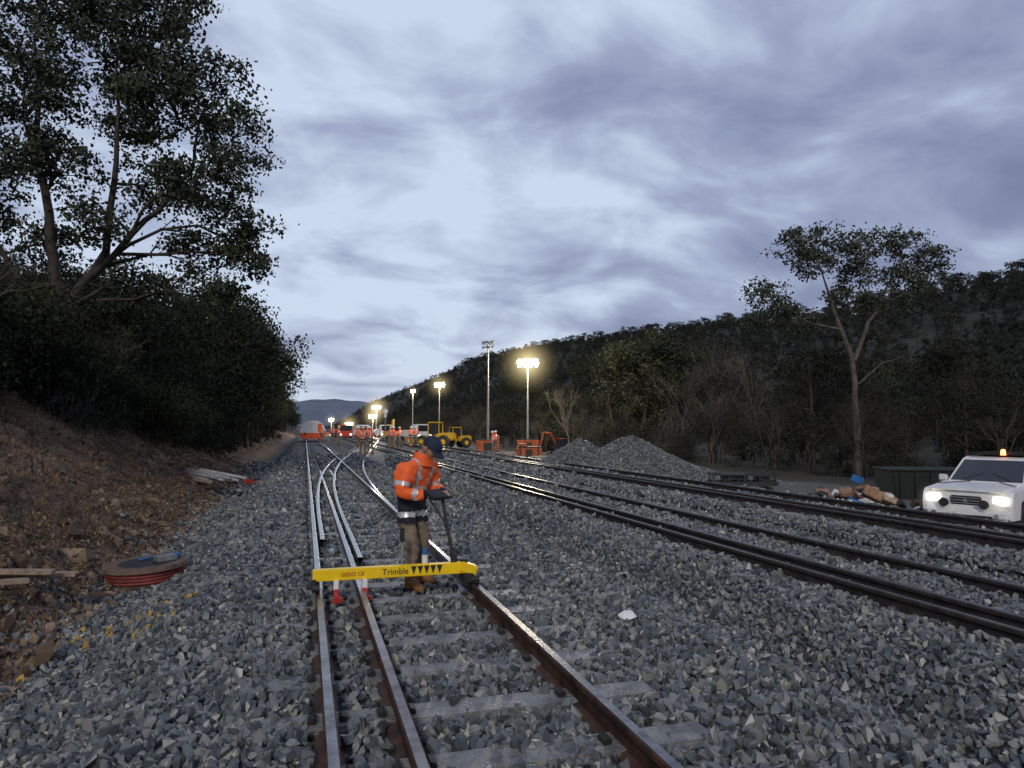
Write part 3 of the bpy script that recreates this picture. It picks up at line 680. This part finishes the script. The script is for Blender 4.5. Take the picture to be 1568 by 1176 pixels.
def light(name,kind,loc,e,col,par=None,size=.3,rot=None,spot=1.2):
    l=D.lights.new(name,kind); l.energy=e; l.color=col
    if kind=='POINT': l.shadow_soft_size=size
    if kind=='SPOT': l.shadow_soft_size=size; l.spot_size=spot; l.spot_blend=.6
    o=D.objects.new(name,l); SC.collection.objects.link(o); o.location=loc
    if rot: o.rotation_euler=rot
    if par: o.parent=par
    return o
for s in(-1,1): light('headlight_beam','SPOT',(.12,s*.66,.83),260,(1,.92,.75),ute,.08,(math.radians(84),0,math.radians(-90)),1.5)

BLOOMS={}
def mist(loc,r,k,col,par):  # self-emitting volume ball added round a lamp, imitates lens bloom
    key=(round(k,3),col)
    if key not in BLOOMS:
        m=D.materials.new('lit_mist'); m.use_nodes=True; nt=m.node_tree; nt.nodes.clear()  # emission volume for the added glow balls, painted lens bloom
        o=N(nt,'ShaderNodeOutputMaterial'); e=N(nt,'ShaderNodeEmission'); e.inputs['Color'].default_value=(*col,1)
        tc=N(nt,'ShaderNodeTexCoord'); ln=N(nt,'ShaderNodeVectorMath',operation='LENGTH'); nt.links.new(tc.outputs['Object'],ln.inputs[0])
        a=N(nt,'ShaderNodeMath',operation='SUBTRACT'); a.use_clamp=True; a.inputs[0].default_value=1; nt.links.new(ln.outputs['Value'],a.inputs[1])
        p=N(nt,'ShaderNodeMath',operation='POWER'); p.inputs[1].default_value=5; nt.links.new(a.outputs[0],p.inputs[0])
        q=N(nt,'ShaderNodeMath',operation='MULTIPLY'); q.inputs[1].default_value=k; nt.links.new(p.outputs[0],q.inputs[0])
        nt.links.new(q.outputs[0],e.inputs['Strength']); nt.links.new(e.outputs[0],o.inputs['Volume']); BLOOMS[key]=m
    b_=MB(); b_.sphere((0,0,0),(1,1,1),0,20,12); return b_.obj('lit_mist',[BLOOMS[key]],loc,parent=par,scale=r)  # added glow ball, imitates lens bloom
for s in(-1,1): mist((.10,s*.66,.83),.50,1.8,(1,.88,.6),ute)  # added glow balls, painted bloom round the headlights

# ------------------------------------------------------------------ light towers
def tower(x,y,h,lit=True,w=1.0,e=6000,cart=M_orp,z=-.6,bloom_r=4.,bloom_k=.45):
    r=empty('lighting_tower',(x,y,z),(0,0,YAW)); h=h-z
    b_=MB(); hh=h
    for k,(z0,z1,ra) in enumerate(((.9,hh*.38,.10),(hh*.36,hh*.66,.08),(hh*.64,hh,.055))): b_.tube([(0,0,z0),(0,0,z1)],ra,8,0)
    b_.box((0,0,hh),(w*1.5,.06,.06),0); b_.obj('mast',[M_galv],parent=r)
    b_=MB(); b_.box((0,0,.75),(1.9,1.2,.9),0,bev=.05); b_.box((0,0,1.24),(1.5,1.0,.08),1); b_.box((0,-.605,.75),(.7,.02,.5),1)
    for s in(-1,1): b_.tube([(.0,s*.62,.3),(.0,s*.78,.3)],.3,16,1); b_.tube([(s*1.3,-.9,.0),(s*.9,0,.35)],.04,6,1)
    b_.tube([(-.9,0,.35),(-2.0,0,.3)],.04,6,1); b_.obj('generator_cart',[cart,M_black],parent=r)
    b_=MB()
    for i in range(4):
        xx=(i-1.5)*w*.36; yw=(i-1.5)*.25; zj=.05*(i%2)
        for zz,sc_ in ((.18,1),(-.24,.85)):
            b_.box((xx,-.05,hh+zz+zj),(w*.32*sc_,.14,w*.28*sc_),0,(-.25,0,yw),.02)
            b_.sphere((xx+.03*yw,-.13,hh+zz+zj-.01),(w*.15*sc_,.05,w*.13*sc_),1,12,8)
    b_.obj('lamp_head',[M_dark,M_lamp if lit else M_galv],parent=r)
    if lit:
        light('lamp','POINT',(0,-.7,hh-.05),e,(1,.85,.58),r,.5); mist((0,-.2,hh),bloom_r,bloom_k,(1,.80,.40),r)  # added glow ball, painted bloom round the tower lamp
    return r
tower(18.6,59.1,7.3,True,1.35,4500,bloom_r=4.0,bloom_k=.9)
tower(14.8,58.2,8.7,False,.75)
tower(19,103.8,8.0,True,1.1,4000,bloom_r=3.4,bloom_k=.6)
tower(16.7,115,7.6,True,.5,1200,bloom_r=2.0,bloom_k=.4)
tower(16.3,172,6.5,True,1.6,6000,bloom_r=5.5,bloom_k=.6)
tower(14.4,160,4.2,True,1.3,4000,bloom_r=4.5,bloom_k=.5)
tower(11,190,2.6,True,1.5,4000,bloom_r=5,bloom_k=.5)
tower(6,175,3.6,True,.9,2500,bloom_r=3,bloom_k=.3)

# ------------------------------------------------------------------ machines
def loader(x,y,rot,z=-.3,s_=1):
    r=empty('wheel_loader',(x,y,z),(0,0,rot)); r.scale=(s_,)*3; b_=MB()
    b_.box((-1.3,0,1.25),(1.9,1.4,.8),0,bev=.12); b_.box((.6,0,1.0),(1.6,.9,.5),0,bev=.08); b_.box((-.1,0,2.75),(1.3,1.3,.12),0,bev=.04)
    for s in(-1,1): b_.tube([(.7,s*.45,1.3),(1.7,s*.45,1.1),(2.5,s*.45,.5)],[.12,.1,.08],8,0)
    b_.extr([(2.3,.15),(3.3,.15),(3.2,.25),(2.6,.35),(2.5,1.0),(2.35,1.0)],-1.2,1.2,0)
    b_.box((-.1,0,2.1),(1.15,1.2,1.15),2,bev=.03)
    for a in(-1,1):
        for c_ in (-1,1): b_.box((-.1+a*.6,c_*.62,2.1),(.08,.08,1.2),0)
    for xx in(-1.3,1.1):
        for s in(-1,1): b_.tube([(xx,s*.65,.7),(xx,s*.72,.7),(xx,s*1.05,.7),(xx,s*1.12,.7)],[.6,.7,.7,.6],20,1); b_.tube([(xx,s*1.08,.7),(xx,s*1.14,.7)],.3,12,0)
    b_.obj('machine',[M_yel,M_black,M_glass],parent=r)
def digger(x,y,rot,m,z=-.4,s_=1):
    r=empty('excavator',(x,y,z),(0,0,rot)); r.scale=(s_,)*3; b_=MB()
    for s in(-1,1):
        b_.extr([(-1.6,.25),(-1.35,.0),(1.35,.0),(1.6,.25),(1.6,.45),(1.35,.68),(-1.35,.68),(-1.6,.45)],s*1.1-.22,s*1.1+.22,1)
    b_.box((0,0,.75),(1.2,1.2,.2),1); b_.box((-.6,0,1.25),(2.0,2.3,.8),0,bev=.1); b_.box((.55,.65,1.7),(1.3,1.0,1.6),2,bev=.06); b_.box((.55,.65,2.54),(1.35,1.05,.1),0,bev=.03)
    b_.tube([(.6,-.2,1.4),(1.9,-.2,3.3),(3.2,-.2,3.4)],[.2,.22,.15],8,0); b_.tube([(3.1,-.2,3.5),(3.7,-.2,1.5)],[.16,.1],8,0)
    b_.tube([(.9,-.2,1.2),(1.9,-.2,2.9)],.07,8,1)
    b_.extr([(3.3,1.5),(3.9,1.5),(3.9,.9),(3.4,.7),(3.2,1.0)],-.6,.2,1)
    b_.obj('machine',[m,M_black,M_glass],parent=r)
loader(12.0,68,math.radians(150),s_=.9); loader(15.6,76,math.radians(190),-.5,s_=.8)
digger(19.8,54,math.radians(200),M_orp,-.6,.55); digger(11.5,100,math.radians(80),M_yel,-.3,.9)
b_=MB(); b_.box((0,0,.75),(2.0,1.3,.6),0,bev=.05); b_.box((0,-.66,.75),(.5,.02,.35),1); b_.box((0,0,1.1),(1.8,1.1,.1),1,bev=.02); b_.box((-.5,0,1.25),(.6,.8,.25),0,bev=.04); b_.tube([(1,0,.5),(2,0,.45)],.05,8,1)
for s in(-1,1): b_.tube([(0,s*.6,.3),(0,s*.8,.3)],.3,16,1)
for k in (-.7,.7): b_.tube([(k,-.66,.45),(k,-.66,1.3)],.04,6,1)
b_.obj('equipment_trailer',[M_orp,M_black],(14.4,45.5,-.55),(0,0,YAW),scale=.85)
r=empty('rail_wagon',(.9,92,.17)); b_=MB()
pr=[(-1.45,.9),(1.45,.9),(1.45,1.3),(1.1,2.0),(.45,2.35),(-.45,2.35),(-1.1,2.0),(-1.45,1.3)]
b_.extr([(x,z) for x,z in pr],-4,4,0); b_.box((0,0,.65),(2.9,8.2,.5),1,bev=.04); b_.box((0,-4.1,.35),(2.4,.2,.3),1); b_.box((.8,-4.02,1.5),(.5,.04,1.0),1)
for s in(-.72,.72):
    for y in(-2.8,2.8): b_.tube([(s-.06,y,.42),(s+.06,y,.42)],.42,16,2)
    b_.tube([(s*1.3,-4.25,.8),(s*1.3,-4.1,.8)],.14,12,2)
b_.obj('wagon_body',[M_white,M_orw,M_black],parent=r)
for x,y,a,mt in ((6.2,118,0.1,M_red),(9.5,125,.2,M_white),(13,120,.1,M_white),(15,95,.3,M_white)):
    r=empty('parked_truck',(x,y,-.3),(0,0,a)); b_=MB(); b_.box((0,0,1.5),(2.2,1.8,1.9),0,bev=.12); b_.box((0,-.91,1.9),(1.9,.03,.8),2); b_.box((0,3,1.2),(2.3,4.2,.9),0,bev=.05)
    for s in(-1,1):
        for yy in(0,4): b_.tube([(s*.85,yy,.45),(s*1.12,yy,.45)],.45,16,1)
        b_.box((s*.8,-.92,.9),(.3,.04,.2),3)
    b_.obj('truck_body',[mt,M_black,M_glass,M_lampw],parent=r)
b_=MB(); b_.tube([(0,0,0),(0,0,3.6)],.06,8,0); b_.tube([(0,-.02,3.7),(0,-.1,3.7)],.28,20,1); b_.box((0,0,3.2),(.3,.1,.45),1,bev=.02); b_.obj('trackside_sign',[M_galv,M_white],(9.0,84,-.1))

# ------------------------------------------------------------------ clutter
def G(x,y): return float(gz(x,y))
x,y=-1.98,10.5; r=empty('cable_drum',(x,y,G(x,y)+.02),(.02,-.04,.2)); r.scale=(.9,.9,1.0); b_=MB()
b_.tube([(0,0,0),(0,0,.04)],[.56,.58],36,0); b_.tube([(0,0,.04),(0,0,.20)],[.52,.52],36,1); b_.tube([(0,0,.20),(0,0,.25)],[.58,.56],36,0)
b_.tube([(0,0,.252),(0,0,.256)],[.36,.35],36,3)
for zz in (.07,.11,.15,.185): b_.tube([(math.cos(t)*.53,math.sin(t)*.53,zz) for t in [i*.2618 for i in range(25)]],.022,6,2)
b_.obj('drum',[mat('drum_timber',(.13,.085,.06),.8,0,.4,8,.5),M_dark,M_dred,M_dark],parent=r)
b_=MB(); b_.box((.26,-.1,.295),(.28,.18,.07),0,(0,0,.3),.01); b_.box((.38,.05,.29),(.14,.14,.06),1,(0,.1,.8),.01); b_.tube([(-.1,.1,.27),(.1,.15,.29)],.012,6,1); b_.obj('tools',[M_galv,M_blue],parent=r)
b_=MB()
for k,(px,py,a,l) in enumerate(((-3.0,8.75,.12,1.3),(-3.05,8.15,.42,.9),(-3.1,8.6,.0,1.2))):
    b_.box((px,py,G(-2.9,8.4)+.12+.035*k),(l,.14,.04),0,(0,.06,a),.004)
b_.obj('timber_planks',[M_wood])
b_=MB()
for k in range(6): b_.box((-3.3+.21*k,22.7-.12*k,G(-2.9,22.6)+.22+.06*(k%2)),(.07,2.0,.07),0,(.10,.03*k+.12,.75+.03*(k%3)),.006)
for k in range(2): b_.box((-3.0+.5*k,22.2+.4*k,G(-2.9,22.6)+.12),(1.2,.1,.1),1,(0,.1,-.5),.01)
b_.obj('steel_section_stack',[M_pale,M_wood])
b_=MB(); b_.box((0,0,.10),(.6,.25,.12),0,(0,0,.1),.03); b_.box((.1,0,.19),(.25,.16,.06),1,bev=.02); b_.tube([(-.3,0,.17),(.5,.2,.17)],.025,8,0); b_.box((-.7,.3,.1),(.3,.3,.2),1,(0,0,.5),.03); b_.obj('red_tool_case',[M_red,M_dark],(-1.7,26.5,G(-1.7,26.5)),scale=1.1)
bm=bmesh.new()
for _ in range(16):
    d=rnd3().normalized(); bm.verts.new((d.x*.085,d.y*.06,d.z*.045))
bmesh.ops.convex_hull(bm,input=bm.verts[:]); bmesh.ops.delete(bm,geom=[v for v in bm.verts if not v.link_faces],context='VERTS')
me=D.meshes.new('white_rock'); bm.to_mesh(me); bm.free(); me.materials.append(M_white); o=D.objects.new('white_rock',me); o.location=(2.62,5.55,.10); SC.collection.objects.link(o)
YC=rockcoll('marked',mat('marking_yellow',(.42,.27,.07),.8),3); P=[]
for k in range(34): px=-2.2+random.random()*1.2; py=7.8+random.gauss(0,.35); P.append((px,py,G(px,py)+.035))
scatter('spray_marked_stones',P,rng.uniform(-3,3,(34,3)),rng.uniform(.05,.085,34),YC)
b_=MB()
for k in (-1,0,1): b_.box((k*.9,.45,-.20),(.16,1.3,.36),0,bev=.01)
for s in(0,.9):
    b_.box((0,s,.1),(2.4,.08,.14),0,bev=.01); b_.box((0,s,.42),(2.4,.06,.06),0,bev=.01)
    for k in range(5): b_.box((-1.1+.55*k,s,.26),(.06,.06,.3),0)
for k in range(6): b_.box((-1.1+.44*k,.45,.2),(.06,.9,.06),0)
b_.box((-.3,.45,.34),(.9,.6,.22),0,bev=.02); b_.box((.7,.45,.32),(.5,.5,.18),0,bev=.02)
b_.obj('steel_frame',[M_dark],(14.0,20.6,-.27),(0,0,YAW-.1),scale=.9)
b_=MB(); random.seed(3)
for k in range(120):
    px=random.gauss(0,1.25); py=random.gauss(0,.5); b_.box((px,py,.14+abs(random.gauss(0,.22))*max(.3,1-abs(px)/2.5)),(random.uniform(.12,.42),random.uniform(.1,.32),random.uniform(.05,.22)),random.choice([0,0,1,6,4,4,0,5,6,2,4]),(random.uniform(-.5,.5),random.uniform(-.5,.5),random.random()*3),.015)
b_.obj('rubbish_pile',[M_card,M_white,M_blue,M_orp,M_dark,M_rust,M_tan],(13.5,15.4,-.55),(0,0,YAW),scale=1.1)
b_=MB(); b_.box((0,0,.55),(3.0,1.6,1.0),0,bev=.03,taper=(1.08,1.05)); 
for k in range(7): b_.box((-1.35+.45*k,-.86,.55),(.07,.06,.95),0)
b_.box((0,0,1.07),(3.3,1.75,.06),0,bev=.01); b_.obj('skip_bin',[mat('bin_green',(.007,.014,.011),.8)],(19.8,18.6,-.75),(0,0,YAW-.15))
for x,y in ((-3.6,8.6),(-4.3,10.2),(-3.9,11.8)):
    o=bare('dead_sapling',1.1,M_twig); SC.collection.objects.link(o); o.location=(x,y,G(x,y))

# ------------------------------------------------------------------ camera, light, sky
cam=D.cameras.new('camera'); cam.lens=25; cam.sensor_width=36; cam.clip_end=9000; cam.clip_start=.05
co=D.objects.new('camera',cam); SC.collection.objects.link(co); co.location=(0,0,1.67); co.rotation_euler=(math.radians(93.52),0,YAW); SC.camera=co
sun=D.lights.new('sun','SUN'); sun.energy=1.35; sun.angle=math.radians(10); sun.color=(1,.91,.76)
so=D.objects.new('sun',sun); SC.collection.objects.link(so); so.rotation_euler=(math.radians(60),0,math.radians(-22)); so.location=(0,-10,20)
w=D.worlds.new('World'); SC.world=w; w.use_nodes=True; nt=w.node_tree; L=nt.links.new
bg=nt.nodes['Background']; bg.inputs['Strength'].default_value=.1
sky=N(nt,'ShaderNodeTexSky'); sky.sky_type='NISHITA'; sky.sun_disc=False; sky.sun_elevation=math.radians(6); sky.sun_rotation=math.radians(202)
tc=N(nt,'ShaderNodeTexCoord'); sp=N(nt,'ShaderNodeSeparateXYZ'); L(tc.outputs['Generated'],sp.inputs[0])
zz=mathn('ADD',mathn('MAXIMUM',sp.outputs[2],0),.32)
cb=N(nt,'ShaderNodeCombineXYZ'); L(mathn('DIVIDE',sp.outputs[0],zz),cb.inputs[0]); L(mathn('DIVIDE',sp.outputs[1],zz),cb.inputs[1])
mp=N(nt,'ShaderNodeMapping'); mp.inputs['Rotation'].default_value=(0,0,.5); mp.inputs['Scale'].default_value=(1,1.3,1); mp.inputs['Location'].default_value=(3.1,1.7,0); L(cb.outputs[0],mp.inputs[0])
na=N(nt,'ShaderNodeTexNoise'); na.inputs['Scale'].default_value=2.7; na.inputs['Detail'].default_value=10; na.inputs['Roughness'].default_value=.54; na.inputs['Distortion'].default_value=.35; L(mp.outputs[0],na.inputs['Vector'])
nb_=N(nt,'ShaderNodeTexNoise'); nb_.inputs['Scale'].default_value=1.1; nb_.inputs['Detail'].default_value=3; L(mp.outputs[0],nb_.inputs['Vector'])
cd=Vector((-.02,.93,.36)).normalized(); dt=N(nt,'ShaderNodeVectorMath',operation='DOT_PRODUCT'); dt.inputs[1].default_value=cd; L(tc.outputs['Generated'],dt.inputs[0])
br=mathn('MULTIPLY',mathn('MAXIMUM',mathn('SUBTRACT',dt.outputs['Value'],.82),0),1.05)
f=mathn('ADD',mathn('ADD',mathn('MULTIPLY',na.outputs['Fac'],.70),mathn('MULTIPLY',nb_.outputs['Fac'],.30)),mathn('SUBTRACT',br,.028))
r=ramp(nt,[(.33,(1.8,2.1,3.6)),(.44,(2.5,2.9,4.6)),(.53,(3.5,4.05,5.9)),(.66,(6.4,7.4,9.2))]); L(f,r.inputs['Fac'])
mx=N(nt,'ShaderNodeMix'); mx.data_type='RGBA'; mx.inputs[0].default_value=.9; L(sky.outputs[0],mx.inputs[6]); L(r.outputs[0],mx.inputs[7]); L(mx.outputs[2],bg.inputs['Color'])
